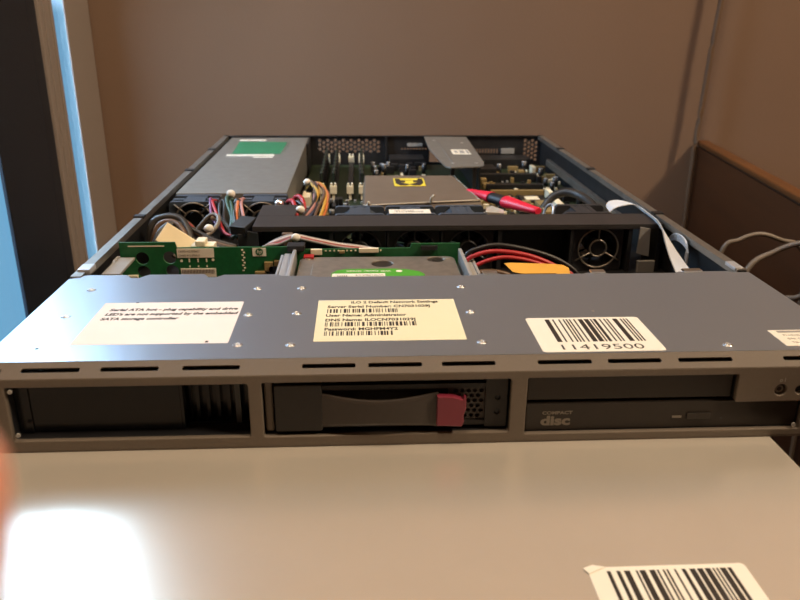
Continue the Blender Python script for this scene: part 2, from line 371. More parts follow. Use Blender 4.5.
# bezel
bz = MB()
bays = [rrect(-199, 6.3, -88.3, 34.3, 1.2), rrect(-82, 6, 36, 34.6, 1.2),
        [(44.3, 4.6), (180.8, 4.6), (181.2, 5), (181.2, 19.4), (180.8, 19.8), (147.4, 19.8), (146.6, 20.6), (146.6, 34.2), (146, 34.8), (44.3, 34.8), (43.8, 34.2), (43.8, 5)]]
bz.sheet([rrect(-222, .8, 222, 38.6, 1.5)]+bays+[circ(168.5, 26, 3, 20), circ(178, 26, 2.2, 16), circ(186, 26, 2, 16)], 3, XZ(-8), 0, bevel=.5)
for lp in bays:       # walls of the bays
    n = len(lp)
    vs = [(p[0], y, p[1]) for y in (-7, 12) for p in lp]
    bz.add(vs, [(i, (i+1) % n, n+(i+1) % n, n+i) for i in range(n)], 1)
sl = [(-228, -201), (-192, -165.5), (-156, -129.5), (-118.5, -92), (-63, -38), (-32, -6.5), (3, 28.5), (49, 75), (83, 109), (117.5, 144), (169.5, 195)]
ln = math.hypot(9, 4.6); th_ = math.atan2(4.6, 9)
TS = Matrix.Translation((0, -9.2, 38.2)) @ Matrix.Rotation(th_, 4, 'X')
bz.sheet([rrect(-222, 0, 222, ln, .4)]+[rrect(max(a, -220), ln*.5-1.1, c, ln*.5+1.3, .8) for a, c in sl], 1, TS, 0, bevel=.2)
bz.box(-222, 222, -9.3, 0, .2, 1.2); bz.box(-222, -213.2, -8, 2, 1, 42); bz.box(213.2, 222, -8, 2, 1, 42)
bz.box(-220, 220, -3, 0, 35.5, 39.6, 1); bz.box(-88, -82.2, -6.8, 12, 2, 36); bz.box(36.2, 43.6, -6.8, 12, 2, 36)
bz.box(147.8, 181, -6.8, 6, 20.2, 22, 1)
for x, z in ((-196.5, 9.6), (-196.5, 32.4), (178.6, 6.6)): bz.cyl((x, -9, z), (0, -1, 0), 1.1, .7, 12, 2)
bz.text('o l', 3, XZ(-9.55) @ at(168.5, 30.6, 0), 2, align='CENTER')
bezel = bz.build('bezel', ['bezel', 'blk', 'grey_plastic'], sv)
bezel['label'] = 'grey-brown plastic front frame with three bays and vent slots'
MB().box(-212, 212, 12.2, 13.4, 2, 41).build('bay_back', 'blk', sv)
pb = MB(); pb.cyl((168.5, -5.2, 26), (0, -1, 0), 2.7, 2.6, 20, 0); pb.ring((168.5, -7.8, 26), (0, -1, 0), 1.6, .4, 20, 6, 1); pb.build('power_button', ['lever', 'optic_mark'], sv)
for x, r_ in ((178, 2), (186, 1.8)): MB().cyl((x, -5.2, 26), (0, -1, 0), r_, 1.6, 16).build('indicator', 'blk', sv)
# left bay: smoked blank and open cavity
fp = MB(); fp.box(-198.6, -122, -1.5, 1, 6.8, 33.9, 0); fp.box(-198.6, -192, -2.4, 1, 6.8, 33.9, 0); fp.box(-122, -120.5, -1.5, 11, 6.8, 33.9, 0)
fp = fp.build('bay_blank', 'blk_gloss', None, bevel=.3); tag(fp, 'glossy black blank filling most of the leftmost front bay', 'blank panel')
cg = MB(); cg.box(-119, -90, 9, 12, 7, 33.6, 0)
for i in range(5): cg.box(-116+i*5, -114.4+i*5, 5.5, 9, 9, 32, 0)
cg.box(-96.5, -94, 2, 9, 7.5, 33.5, 1); cg.box(-119, -90, 3, 9, 6.6, 8.2, 0)
cg = cg.build('drive_guide', ['blk_gloss', 'chip_blk'], None); tag(cg, 'black ribbed guide at the right end of the leftmost bay', 'drive guide')

# hard drive carrier in the middle bay
dc = thing('drive_carrier', 'black drive carrier with grey lever and maroon latch in the middle front bay', 'drive carrier', (-23, 0, 6.6))
mb = MB(); mb.box(-76.5, 35.4, -2.5, 11.5, 6.6, 34.0); 
for a in (rrect(-54, 28.6, 24.5, 31, .4), rrect(-54, 8.6, 24.5, 10.8, .4)): mb.sheet([a], 3.6, XZ(-4.2))
mb.sheet([rrect(24.4, 7.6, 35, 33.4, .6), circ(30.3, 23.4, 1.5, 12), circ(30.3, 15.6, 1.5, 12)], 4, XZ(-4.4))
mb.build('body', 'blk_carrier', dc, bevel=.3)
hx = [circ(8.6+i*3.1+(1.55 if j % 2 else 0), 13+j*2.7, 1.25, 6, PI/6) for i in range(5) for j in range(6)]
mb = MB(); mb.sheet([rrect(6.5, 11, 24.4, 28.5)]+[h for h in hx if max(p[0] for p in h) < 24], 1.2, XZ(-4)); mb.build('vent_grille', 'lever', dc)
mb = MB(); mb.sheet([rrect(-76.4, 8.2, -54, 32.8, 1)], 6, XZ(-5.6), 0, bevel=.5); mb.build('hinge_block', 'blk_carrier', dc)
# lever: waisted bar, bowed forward
vs = []; fs = []; K = 20
for i in range(K+1):
    u = i/K; x = -56+u*57.5; wz = 7.6+1.6*(2*u-1)**2-1.2*math.sin(PI*u); cz = 18.8-.6*u; yb = -7.4-3.4*math.sin(PI*min(1, u*1.05))-.8*u
    if u < .08: wz = 9.6-20*u
    for (dy, dz) in ((1.6, -1), (0, -1), (-.5, -.8), (-.5, .8), (0, 1), (1.6, 1)): vs.append((x, yb+dy, cz+dz*wz))
for i in range(K):
    for j in range(6): fs.append((i*6+j, i*6+(j+1) % 6, (i+1)*6+(j+1) % 6, (i+1)*6+j))
fs += [tuple(range(6))[::-1], tuple(K*6+j for j in range(6))]
lv = MB(); lv.add(vs, fs, 0, False); lv.build('lever', 'lever', dc, bevel=.2)
mb = MB(); mb.sheet([[(.6, 10.9), (12.6, 10.3), (13.8, 12.5), (13.4, 16), (14.6, 20), (14.4, 25.6), (13.6, 26.2), (13, 24.6), (8, 26.2), (.6, 26.6)]], 4, XZ(-9), 0, bevel=.5)
lt = mb.build('latch', 'maroon', dc); lt['label'] = 'maroon release latch'
for z in (23.4, 15.6): MB().cyl((30.3, -4.2, z), (0, -1, 0), 1.2, 1.4, 12).build('indicator', 'blk_gloss', dc)
mb = MB(); mb.box(-81.4, -77.4, -6, 11, 7, 33.8); mb = mb.build('spacer_strip', 'bezel', dc, bevel=1)
# optical bay
ob = MB(); ob.box(44.6, 146, -5.5, 11, 20.9, 34.2); ob = ob.build('blank_cover', 'optic', None, bevel=.5); tag(ob, 'plain dark blank cover above the disc drive in the right bay', 'blank cover')
od = thing('optical_drive', 'slim black disc drive at the bottom of the right front bay', 'disc drive', (112, 0, 5))
mb = MB(); mb.box(44.8, 180.4, -6.6, 11.6, 5.2, 19.2, 0)
mb.text('disc', 7, XZ(-6.65) @ at(52, 7.8, 0), 1, sx=1.35, bold=.3)
mb.text('COMPACT', 2.4, XZ(-6.65) @ at(52.6, 13.6, 0), 1, sx=1.3, bold=.08)
mb.cyl((142.5, -6.5, 9.6), (0, -1, 0), .6, .15, 10, 2)
mb.build('tray_front', ['optic', 'optic_mark', 'blk'], od, bevel=.25)
MB().box(124.6, 136.4, -7.5, -6.6, 9.8, 13).build('eject_button', 'optic', od, bevel=.3)
MB().box(117.6, 122.2, -7, -6.6, 10.4, 11.5).build('indicator', 'optic_mark', od)

# ------------------------------------------------------------------ backplane board, carriers, hard drive
bp = thing('backplane_board', 'green circuit board standing on edge behind the front cover', 'circuit board', (-85, 190, 2))
prof = [(-203, 2), (36, 2), (36, 43.2), (1.5, 43.2), (0.5, 40), (-80, 39.6), (-81, 41.6), (-163.5, 41.6), (-164.5, 45.6), (-203, 45.6)]
mb = MB(); mb.sheet([prof, circ(-188, 34, 4.6, 20), circ(-169, 34.4, 4.6, 20), circ(-188, 24, 4.6, 20), circ(-168, 24.4, 4.6, 20)], 1.6, XZ(190), 0)
mb.box(-197, -172, 189, 189.3, 42.6, 43.4, 1)
for i in range(9): mb.box(-118.4+(.7 if i % 2 else -.4), -117+(.7 if i % 2 else -.4), 188.9, 189.25, 24+i*1.9, 25+i*1.9, 1)
for i in range(3):
    mb.box(-156+i*6, -155+i*6, 188.9, 189.25, 31, 33.6, 1); mb.box(-156+i*6, -155+i*6, 188.9, 189.25, 27.2, 28.6, 1)
for i in range(14): mb.box(-60+i*3, -58.8+i*3, 188.4, 189.25, 38.2, 39, 1)
mb.cyl((-161, 189.2, 32), (0, -1, 0), 1, .3, 10, 1); mb.cyl((-139, 189.2, 32.6), (0, -1, 0), 1, .3, 10, 1)
mb.build('board', ['pcb', 'ivory'], bp)
l = MB(); l.box(-163.6, -138, 188.7, 189.2, 34.4, 41, 0)
for z in (35.4, 38.4): l.text('CN0G 412 070A21', 2.1, XZ(188.6) @ at(-162.6, z, 0), 1, sx=.9)
l.build('part_label', ['paper', 'ink_soft'], bp)
l = MB(); l.box(-162, -137.4, 188.7, 189.2, 20, 26.4, 0); TT = XZ(188.6)
for i in range(22): l.box(-161+i*1.04, -160.5+i*1.04, 188.5, 188.8, 22.8, 25.6, 1)
l.text('412070-001', 2, XZ(188.6) @ at(-160, 20.3, 0), 1); l.build('serial_label', ['paper', 'ink_soft'], bp)
l = MB(); l.box(-111, -101.5, 188.8, 189.2, 35, 41, 0); l.cyl((-106.2, 188.8, 38.2), (0, -1, 0), 2.7, .15, 20, 1)
l.text('hp', 4, XZ(188.6) @ at(-106.2, 37.2, 0), 0, align='CENTER', shear=.25); l.build('maker_mark', ['paper', 'pcb'], bp)
for x0, x1, z0, z1, k in ((-110, -102, 19, 24, 'tan'), (-103, -97, 24, 31, 'tan'), (-100, -90, 16, 28, 'chip_blk'), (-96, -89, 28, 32, 'tan'), (-93, -86, 20, 25, 'pcb_main'), (-86, -81, 27, 33, 'ivory'),
                          (-128, -120, 18, 21, 'chip_blk'), (-36, -22, 37.4, 40.6, 'ivory'), (-70, -62, 36, 40.2, 'ivory'), (-50, -46, 37, 39, 'tan'), (8, 20, 39, 42, 'chip_blk')):
    MB().box(x0, x1, 186.6, 189.2, z0, z1).build('component', k, bp, bevel=.3)
MB().box(-86, -74, 183, 193, 39.8, 44).build('connector', 'blk', bp, bevel=.4)
MB().box(-199, -192, 186, 189.2, 16, 22).build('component', 'ivory', bp)
# metal carrier rails either side of the middle drive
mb = MB(); mb.box(-82, -79.5, 16, 184, 3, 41.5); mb.box(-88, -82, 30, 184, 37, 38.4)
mb.box(-90.5, -88.5, 30, 184, 3, 37.5); mb.build('tmp', 'alu') if False else None
cr = mb.build('drive_rail', 'alu', None, bevel=.5); tag(cr, 'bright aluminium rail along the left side of the hard drive', 'drive rail', 'rails beside the hard drive')
mb = MB(); mb.box(34.4, 37, 16, 186, 3, 40.5); mb.box(37, 41.5, 30, 183, 36, 37.2); mb.box(41.5, 43.5, 120, 183, 3, 38)
cr = mb.build('drive_rail', 'grey_plastic', None, bevel=.5); tag(cr, 'grey rail along the right side of the hard drive', 'drive rail', 'rails beside the hard drive')
MB().box(38, 42, 168, 174, 37.3, 42).build('rail_clip', 'alu', cr, bevel=1)
mb = MB(); mb.sheet([[(126, 3), (186, 3), (186, 37), (176, 37), (168, 34), (140, 30), (126, 30)]], 2, YZ(-203)); mb.box(-204, -192, 150, 186, 34, 36)
cr = mb.build('board_bracket', 'grey_plastic', None, bevel=.5); tag(cr, 'grey bracket in the front left corner beside the green board', 'bracket')
hd = thing('hard_drive', 'silver hard drive with a green label in the middle bay', 'hard drive', (-23, 110, 8))
HX0, HX1, HY0, HY1, HZ = -77.5, 32, 38, 184, 36.2
MB().box(HX0, HX1, HY0, HY1, 8, HZ-2).build('casting', 'hdd_cast', hd, bevel=1)
mb = MB(); outl = rrect(HX0+1.5, HY0+1.5, HX1-1.5, HY1-1.5, 5)
rec = [circ(-20, 166.5, 7.4, 24), circ(17, 177, 6, 24) if False else circ(17.5, 175, 6, 24)]
mb.sheet([outl]+rec, 1.6, XY(HZ-1.1), 0, bevel=.4)
plat = [(HX0+9, 60), (HX1-9, 60), (HX1-7, 150), (HX1-12, 166), (0, 172), (-8, 160), (-15, 155.5), (-25, 155.5), (-32, 160), (-38, 171), (HX0+16, 171), (HX0+10, 164)]
mb.sheet([plat], 1, XY(HZ), 0, bevel=.35)
for x, y in ((HX0+6, HY1-6), (HX1-6, HY1-7), (HX0+6, 100), (HX1-6, 100)): mb.cyl((x, y, HZ-.3), (0, 0, 1), 2.2, .6, 14, 0)
tc_ = mb.build('top_cover', 'hdd_cast', hd)
for x, y, r_ in ((-20, 166.5, 7.6), (17.5, 175, 6.2)): MB().cyl((x, y, HZ-2.2), (0, 0, 1), r_, .9, 24).build('recess_cap', 'hdd_dark', hd)
l = MB(); l.sheet([[(-54, 70), (4, 70), (7, 140), (4, 146), (-3, 150), (-12, 152.4), (-44, 152.4), (-50, 150), (-54, 144)]], .14, XY(HZ+.6), 0)
l.sheet([rrect(-53.5, 95, -19, 142.6)], .16, XY(HZ+.66), 1)
l.text('WD Caviar Green', 4.4, at(-15, 148.8, HZ+.72, PI), 1, sx=.88, bold=.05); l.sheet([circ(-9.5, 147, 2.2, 16)], .1, XY(HZ+.7), 1)
for i in range(5): l.box(-50+i*1.4, -49.4+i*1.4, 134, 139, HZ+.72, HZ+.78, 2)
l.text('WD10EACS', 3.6, at(-20, 140, HZ+.76, PI), 2)
l = l.build('label', ['wd_green', 'paper', 'ink'], hd); l['label'] = 'green and white drive label, upside down'
MB().box(-74.5, -67.5, 178, 184.5, HZ-.6, HZ+1.4).build('seal', 'w_red', hd, bevel=.3)

# ------------------------------------------------------------------ fans
def fan_parts(t, x, y0, y1, z0, z1, mk, guard):
    w_ = (z1-z0)/2*1.07; cz = (z0+z1)/2; hz = (z1-z0)/2; cy = (y0+y1)/2
    ri = hz*.88
    mb = MB()
    for a, b in ((y0, y0+5), (y1-5, y1)): mb.sheet([rrect(x-w_, z0, x+w_, z1, 3), circ(x, cz, ri, 28)], b-a, XZ((a+b)/2), 0)
    n = 28; vs = []; fs = []
    for yy in (y0+4, y1-4):
        for rr in (ri, hz-.1):
            for k in range(n): vs.append((x+rr*math.cos(2*PI*k/n), yy, cz+rr*math.sin(2*PI*k/n)))
    for k in range(n):
        j = (k+1) % n; fs += [(k, j, 2*n+j, 2*n+k), (n+k, 3*n+k, 3*n+j, n+j)]
    mb.add(vs, fs, 0, True)
    for s_ in (-1, 1): mb.box(x+s_*hz*.34-2, x+s_*hz*.34+2, y0+5, y1-5, z1-1.6, z1-.3, 0)
    mb.build('housing', mk, t)
    rb = MB(); rb.cyl((x, y0+3, cz), (0, 1, 0), hz*.38, y1-y0-8, 20, 0)
    for k in range(7):
        a = 2*PI*k/7; pts = []
        for u in (0, 1):
            rr = hz*(.36 if u == 0 else .84)
            for (da, dy) in ((-.26, 4), (.26, y1-y0-8)):
                pts.append((x+rr*math.cos(a+da), y0+dy, cz+rr*math.sin(a+da))); pts.append((x+rr*math.cos(a+da+.06), y0+dy+1, cz+rr*math.sin(a+da+.06)))
        rb.add(pts, [(0, 2, 6, 4), (1, 5, 7, 3), (0, 4, 5, 1), (2, 3, 7, 6), (4, 6, 7, 5), (0, 1, 3, 2)], 0)
    rb.build('rotor', 'blk', t)
    if guard:
        gm = MB(); yy = y0-1
        gm.ring((x, yy, cz), (0, 1, 0), hz*.86, .75, 40, 6); gm.ring((x, yy, cz), (0, 1, 0), hz*.36, .75, 28, 6)
        for k in range(3):
            a = PI/2+k*2*PI/3; d = Vector((math.cos(a), 0, math.sin(a)))
            gm.tube([Vector((x, yy, cz))+d*hz*.36, Vector((x, yy, cz))+d*hz*(1.1 if k else .98)], .75, 6, 0, 1)
        gm.build('guard', guard, t)
names = ['first from the left', 'second from the left', 'third from the left', 'rightmost']
for i, x in enumerate((-35, 8, 51, 156)):
    lab = {0: 'black fan under the bar, dim ring left of the hard drive centre', 1: 'black fan under the bar, second ring from the left', 2: 'black fan under the bar, third ring, above the red and black wires',
           3: 'black fan under the bar with a bright three-spoke ring guard at the right'}[i]
    t = thing('cooling_fan', lab, 'fan', (x, 262, 2), 'fans under the black bar')
    fan_parts(t, x, 249, 275, 2, 39.4, 'fan_blk', 'guard' if i == 3 else 'steel_dark')
    lab = {0: 'slate fan behind the bar, leftmost of its row', 1: 'slate fan behind the bar carrying a white paper label', 2: 'slate fan behind the bar beside the tip of the red tool',
           3: 'black fan behind the bar next to the white ribbon cable'}[i]
    t = thing('cooling_fan', lab, 'fan', (x, 297, 2), 'fans behind the black bar')
    fan_parts(t, x, 281, 313, 2, 41.4, 'fan_blue' if i < 3 else 'fan_blk', None)
    if i == 1:
        l = MB(); l.box(x-18.5, x+16, 283, 297, 41.5, 41.7, 0); barcode(l, x-14, x+10, 287, 291, 41.76, 3, 20); l.text('DC 12V 0.6A', 3, at(x-14, 292.4, 41.75), 1)
        l.build('label', ['paper', 'ink_soft'], t)
fb = thing('fan_bar', 'long black metal bar spanning the server over the fans', 'bar', (45, 258, 2))
mb = MB(); mb.box(-118, 206, 244, 278, 40.2, 41.6); mb.box(-118, 206, 244, 245, 37.4, 40.2, 1); mb.box(-118, -88, 278, 316, 40.2, 41.6); mb.build('top_plate', ['fan_bar', 'fan_bar'], fb, bevel=.3)
for a, b in ((-118, -115), (-59, -56), (-13.6, -12.4), (28.9, 30.1), (74, 77), (132, 134.5), (179, 182), (203, 206)): MB().box(a, b, 245, 276, 1.6, 40.2).build('divider', 'blk', fb)
for a, b in ((77.2, 131.8), (-114.8, -59.2)): MB().box(a, b, 272, 274, 1.6, 40.2).build('blank_plate', 'blk', fb)
mb = MB(); mb.sheet([[(-5, 18), (5, 15), (4, 38), (-4, 39.5)]], 1.4, at(0, 0, 0) @ Matrix.Translation((191, 243, 0)) @ XZ(0)); mb.box(187, 201, 240, 243, 2, 12)
mb = mb.build('end_bracket', 'grey_plastic', fb, bevel=.3); mb['label'] = 'grey metal tab at the right end'

# ------------------------------------------------------------------ power supply
ps = thing('power_supply', 'silver power supply box with a green label at the back left', 'power supply', (-152, 525, 2))
MB().box(-202, -101.5, 362, 694, 2, 42).build('case', 'psu_metal', ps, bevel=.6)
l = MB(); l.sheet([[(-183, 569), (-127, 568), (-126, 655), (-187, 660)]], .12, XY(42.1), 0); l.box(-188, -155, 666, 676, 42.05, 42.15, 1)
l.box(-188, -133, 556, 564, 42.05, 42.15, 1); l.box(-156, -133, 544, 550, 42.05, 42.15, 1); l.box(-187, -160, 545, 549, 42.05, 42.15, 2)
for i in range(6): l.text('700W MAX  AC 100-240V  +12V 58A', 3.6, at(-178, 645-i*12, 42.18), 3)
l = l.build('rating_label', ['green_label', 'paper', 'grey_plastic', 'pcb'], ps); l['label'] = 'green rating label'
for i, x in enumerate((-181, -121)):
    f_ = MB()
    t = bpy.data.objects.new('fan', None); COL.objects.link(t); t.parent = ps; t['_o'] = (0., 0., 0.)
    w_ = 20
    # housing is the part; guard and rotor are its pieces
    class _P: pass
    mb = MB(); z0, z1 = 3, 41; cz = 22; ri = 17
    for a, b in ((332, 336), (355, 361)): mb.sheet([rrect(x-21, z0, x+21, z1, 2.5), circ(x, cz, ri, 28)], b-a, XZ((a+b)/2), 0)
    mb.cyl((x, 361, cz), (0, 1, 0), 18, 1, 28, 0)
    mb.box(x-9, x+9, 336, 355, 38.5, 40.6); mb.box(x-20, x-10, 343, 349, 36, 40.4); mb.box(x+10, x+20, 343, 349, 36, 40.4)
    bpy.data.objects.remove(t)
    t = mb.build('fan', 'fan_blue', ps)
    rb = MB(); rb.cyl((x, 338, cz), (0, 1, 0), 7.5, 20, 20, 0)
    for k in range(7):
        a = 2*PI*k/7; rb.add([(x+7*math.cos(a-.2), 340, cz+7*math.sin(a-.2)), (x+16*math.cos(a-.2), 340, cz+16*math.sin(a-.2)), (x+16*math.cos(a+.3), 352, cz+16*math.sin(a+.3)), (x+7*math.cos(a+.3), 352, cz+7*math.sin(a+.3))], [(0, 1, 2, 3)], 0)
    rb.build('rotor', 'blk', t)
    gm = MB(); gm.ring((x, 331, cz+2), (0, 1, 0), 16, .8, 40, 6); gm.ring((x, 331, cz+2), (0, 1, 0), 9, .8, 28, 6)
    for a in (.8, 2.4, 3.9, 5.5): gm.tube([(x+9*math.cos(a), 331, cz+2+9*math.sin(a)), (x+22*math.cos(a), 331, cz+2+22*math.sin(a))], .8, 6, 0, 1)
    gm.build('guard', 'guard', t)

# ------------------------------------------------------------------ motherboard
mbd = thing('motherboard', 'green main circuit board crowded with chips at the back of the server', 'circuit board', (52, 500, 3))
MB().box(-98, 206, 318, 692, 4, 5.8).build('board', 'pcb_main', mbd)
used = [(-40, 82, 330, 462), (-84, -28, 480, 668), (-98, -92, 300, 700), (54, 106, 470, 700)]
def put(nm, w_, d_, h_, k, n, xr, yr, bev=.4, round_=False):
    c = 0; tries = 0
    while c < n and tries < 800:
        tries += 1; x = rnd.uniform(*xr); y = rnd.uniform(*yr); ww = w_*rnd.uniform(.8, 1.25); dd = d_*rnd.uniform(.8, 1.25); hh = h_*rnd.uniform(.8, 1.2)
        if any(x-ww/2 < u[1]+.6 and x+ww/2 > u[0]-.6 and y-dd/2 < u[3]+.6 and y+dd/2 > u[2]-.6 for u in used): continue
        used.append((x-ww/2, x+ww/2, y-dd/2, y+dd/2)); c += 1
        if round_: mb = MB().cyl((x, y, 5.8), (0, 0, 1), ww/2, hh, 12); mb.cyl((x, y, 5.8+hh), (0, 0, 1), ww/2*.85, .4, 12, 1); mb.build(nm, [k, 'alu'], mbd)
        else: MB().box(x-ww/2, x+ww/2, y-dd/2, y+dd/2, 5.8, 5.8+hh).build(nm, k, mbd, bevel=bev)
def fix(nm, x0, x1, y0, y1, h, k): used.append((x0, x1, y0, y1)); return MB().box(x0, x1, y0, y1, 5.8, 5.8+h).build(nm, k, mbd, bevel=.4)
fix('chip', 140, 166, 462, 490, 3.5, 'chip_blk'); l = MB().box(145, 160, 468, 484, 9.35, 9.5).build('chip_label', 'ivory', mbd)
fix('chip', 126, 146, 540, 560, 3, 'chip_blk'); fix('heat_sink', 110, 135, 600, 630, 12, 'steel_dark')
fix('expansion_slot', 82, 92, 345, 462, 9, 'ivory') if False else None
fix('connector', 110, 175, 520, 527, 9, 'chip_blk'); fix('connector', 112, 172, 502, 508, 6, 'tan'); fix('connector', 105, 180, 575, 583, 10, 'chip_blk')
fix('connector', 168, 176, 395, 455, 8, 'ivory'); fix('connector', 150, 160, 400, 450, 7, 'tan'); fix('port_block', 110, 190, 660, 692, 13, 'steel_dark'); fix('port_block', 5, 50, 660, 692, 14, 'steel_dark')
fix('connector', 186, 200, 470, 492, 12, 'chip_blk'); fix('connector', -20, 50, 470, 478, 9, 'chip_blk'); fix('connector', -22, 48, 520, 527, 7, 'ivory')
fix('connector', -94, -86, 440, 470, 14, 'ivory'); fix('chip', 0, 40, 560, 600, 4, 'chip_blk')
# memory slots with ivory clips
for i, x in enumerate((-76, -63, -45, -32)):
    mb = MB(); mb.box(x-3, x+3, 486, 664, 5.8, 15, 0)
    mb = mb.build('memory_slot', 'chip_blk', mbd, bevel=.4)
    for y in (480, 661):
        cl = MB(); cl.box(x-3.6, x+3.6, y, y+7, 14, 22, 0); cl.box(x-1.5, x+1.5, y+1, y+6, 7, 14, 0); cl.box(x-3, x-1, y+(1 if y < 500 else 3), y+(5 if y < 500 else 7), 22, 25, 0); cl.box(x+1, x+3, y+(1 if y < 500 else 3), y+(5 if y < 500 else 7), 22, 25, 0)
        cl = cl.build('slot_clip', 'ivory', mb); cl['label'] = 'ivory retaining clip'
put('chip', 10, 10, 3, 'chip_blk', 14, (78, 200), (325, 655)); put('capacitor', 6.5, 6.5, 10, 'steel_dark', 16, (78, 203), (325, 655), round_=True)
put('connector', 5, 16, 8, 'ivory', 5, (80, 202), (320, 650)); put('connector', 14, 5, 6, 'tan', 8, (80, 202), (320, 650)); put('coil', 8, 8, 7, 'tan', 8, (80, 202), (320, 650), .8)
put('component', 3.5, 5, 2.5, 'ivory', 20, (80, 203), (318, 650), .2); put('component', 5, 3, 2.5, 'tan', 18, (80, 203), (318, 650), .2)
put('capacitor', 2.6, 3.4, 3, 'alu', 26, (80, 203), (318, 600), .2); put('chip', 4, 4, 2, 'chip_blk', 30, (80, 203), (318, 600), .2); put('connector', 7, 3, 4, 'ivory', 14, (80, 203), (318, 600), .2)
put('component', 3, 3, 3, 'alu', 22, (-94, 50), (318, 480), .2); put('connector', 4, 12, 9, 'chip_blk', 12, (-94, -44), (320, 480)); put('capacitor', 6, 6, 11, 'chip_blk', 10, (-94, 50), (320, 690), round_=True); put('chip', 9, 9, 3, 'chip_blk', 8, (-26, 50), (470, 655)); put('component', 4, 4, 3, 'tan', 14, (-96, -42), (318, 480), .2); put('component', 4, 5, 3, 'ivory', 9, (-96, 50), (318, 650), .2)
for i, (x, lab) in enumerate(((-76, 'dark memory stick nearest the power supply'), (-63, 'dark memory stick second from the power supply'), (-45, 'dark memory stick third from the power supply'), (-32, 'dark memory stick nearest the middle of the server'))):
    if i == 2: continue
    t = thing('memory_module', lab, 'memory stick', (x, 575, 15), 'memory sticks at the back')
    MB().box(x-.7, x+.7, 492, 658, 15, 34).build('board', 'pcb_dark', t)
    mb = MB()
    for k in range(8): mb.box(x-2, x+2, 498+k*20, 511+k*20, 19, 33)
    mb.build('chip', 'chip_blk', t, bevel=.3)
put('capacitor', 4, 4, 8, 'tan', 14, (84, 202), (318, 640), .3); put('coil', 6, 6, 7, 'chip_blk', 14, (84, 202), (318, 640), .6); put('component', 4, 3, 6, 'ivory', 12, (84, 202), (318, 640), .3)
put('capacitor', 6, 6, 12, 'steel_dark', 14, (-26, 50), (470, 660), round_=True); put('connector', 18, 5, 10, 'chip_blk', 8, (-26, 50), (470, 660)); put('coil', 8, 8, 9, 'steel_dark', 8, (-26, 50), (470, 660)); put('component', 3, 4, 6, 'tan', 8, (-26, 50), (470, 660), .2)
put('capacitor', 5, 5, 11, 'chip_blk', 10, (-97, -42), (318, 478), round_=True)
# processor cover
sh = thing('processor_cover', 'grey-brown plastic cover with a yellow warning label in the middle', 'cover', (22, 400, 6))
vs = []
top = [(-31, 338, 36), (76, 356, 36), (62, 456, 38.5), (-29, 458, 38.5)]
mb = MB(); lo = [(-33, 334, 30), (79, 353, 30), (63, 458, 28), (-31, 460, 28)]
mb.add(top+lo+[(p[0], p[1], p[2]-1.2) for p in top], [(0, 1, 2, 3), (4, 5, 1, 0), (5, 6, 2, 1), (6, 7, 3, 2), (7, 4, 0, 3), (8, 11, 10, 9)], 0)
mb.build('shell', 'shroud', sh, bevel=1)
mb = MB(); mb.box(-24, 68, 352, 452, 6.4, 29); mb.build('heat_sink', 'steel_dark', sh)
mb = MB(); mb.tube([(-31, 337, 35.5), (22, 345.5, 35.7), (77, 355, 35.6)], .8, 8, 0, 4); mb.tube([(30, 346, 35.5), (30, 344.5, 40), (33, 345, 43)], 1.3, 8); mb.tube([(-27, 338, 35.5), (-27, 337, 39)], 1.2, 8, 0, 1)
mb.tube([(76, 356, 36), (70, 400, 37), (63, 455, 38.4)], .35, 6, 0, 3); mb.build('clear_rim', 'shroud_edge', sh)
l = MB(); TT = Matrix.Translation((15, 424, 38.2)) @ Matrix.Rotation(.021, 4, 'X')
l.sheet([rrect(-15.5, -17, 15.5, 17, .6)], .2, TT, 0)
l.sheet([[(-14, 15), (-9, 15), (-9, 8), (9, 8), (9, 15), (14, 15), (14, -4), (10, -14), (3, -14), (0, -10), (-3, -14), (-10, -14), (-14, -4)]], .12, TT @ at(0, 0, .15), 1)
l.sheet([[(-4, 6), (4, 6), (4, -2), (8, -2), (0, -9), (-8, -2), (-4, -2)]], .12, TT @ at(0, 0, .28), 0)
l = l.build('warning_label', ['yellow_label', 'ink'], sh); l['label'] = 'yellow and black warning label'
# riser bracket
rs = thing('riser_bracket', 'silver metal bracket reaching forward from the rear panel', 'bracket', (78, 590, 6))
mb = MB(); pl = [(52, 694), (108, 690), (103, 505), (100, 488), (94, 480), (63, 476), (58, 482), (56, 500), (50, 600)]
mb.sheet([pl], 1.2, XY(42.6), 0); mb.tube([(66, 690, 43.2), (67, 600, 43.3), (68, 500, 43.2)], .7, 6, 0, 2)
for x, y in ((62, 660), (96, 640), (94, 500), (68, 500)): mb.cyl((x, y, 43.2), (0, 0, 1), 2, .4, 12, 1)
mb.build('plate', ['psu_metal', 'rivet_metal'], rs, bevel=.4)
MB().box(97, 99, 500, 690, 6, 42).build('side_plate', 'steel_dark', rs)
for x in (66, 90): MB().box(x-2, x+2, 484, 490, 6, 42).build('leg', 'steel_dark', rs)
l = MB(); l.box(75, 96, 556, 588, 43.25, 43.4, 0); l.box(84, 90, 562, 582, 43.4, 43.46, 1); l.box(78, 82, 566, 580, 43.4, 43.46, 1); l.box(92, 95, 560, 584, 43.4, 43.46, 1); l.build('label', ['paper', 'grey_plastic'], rs)

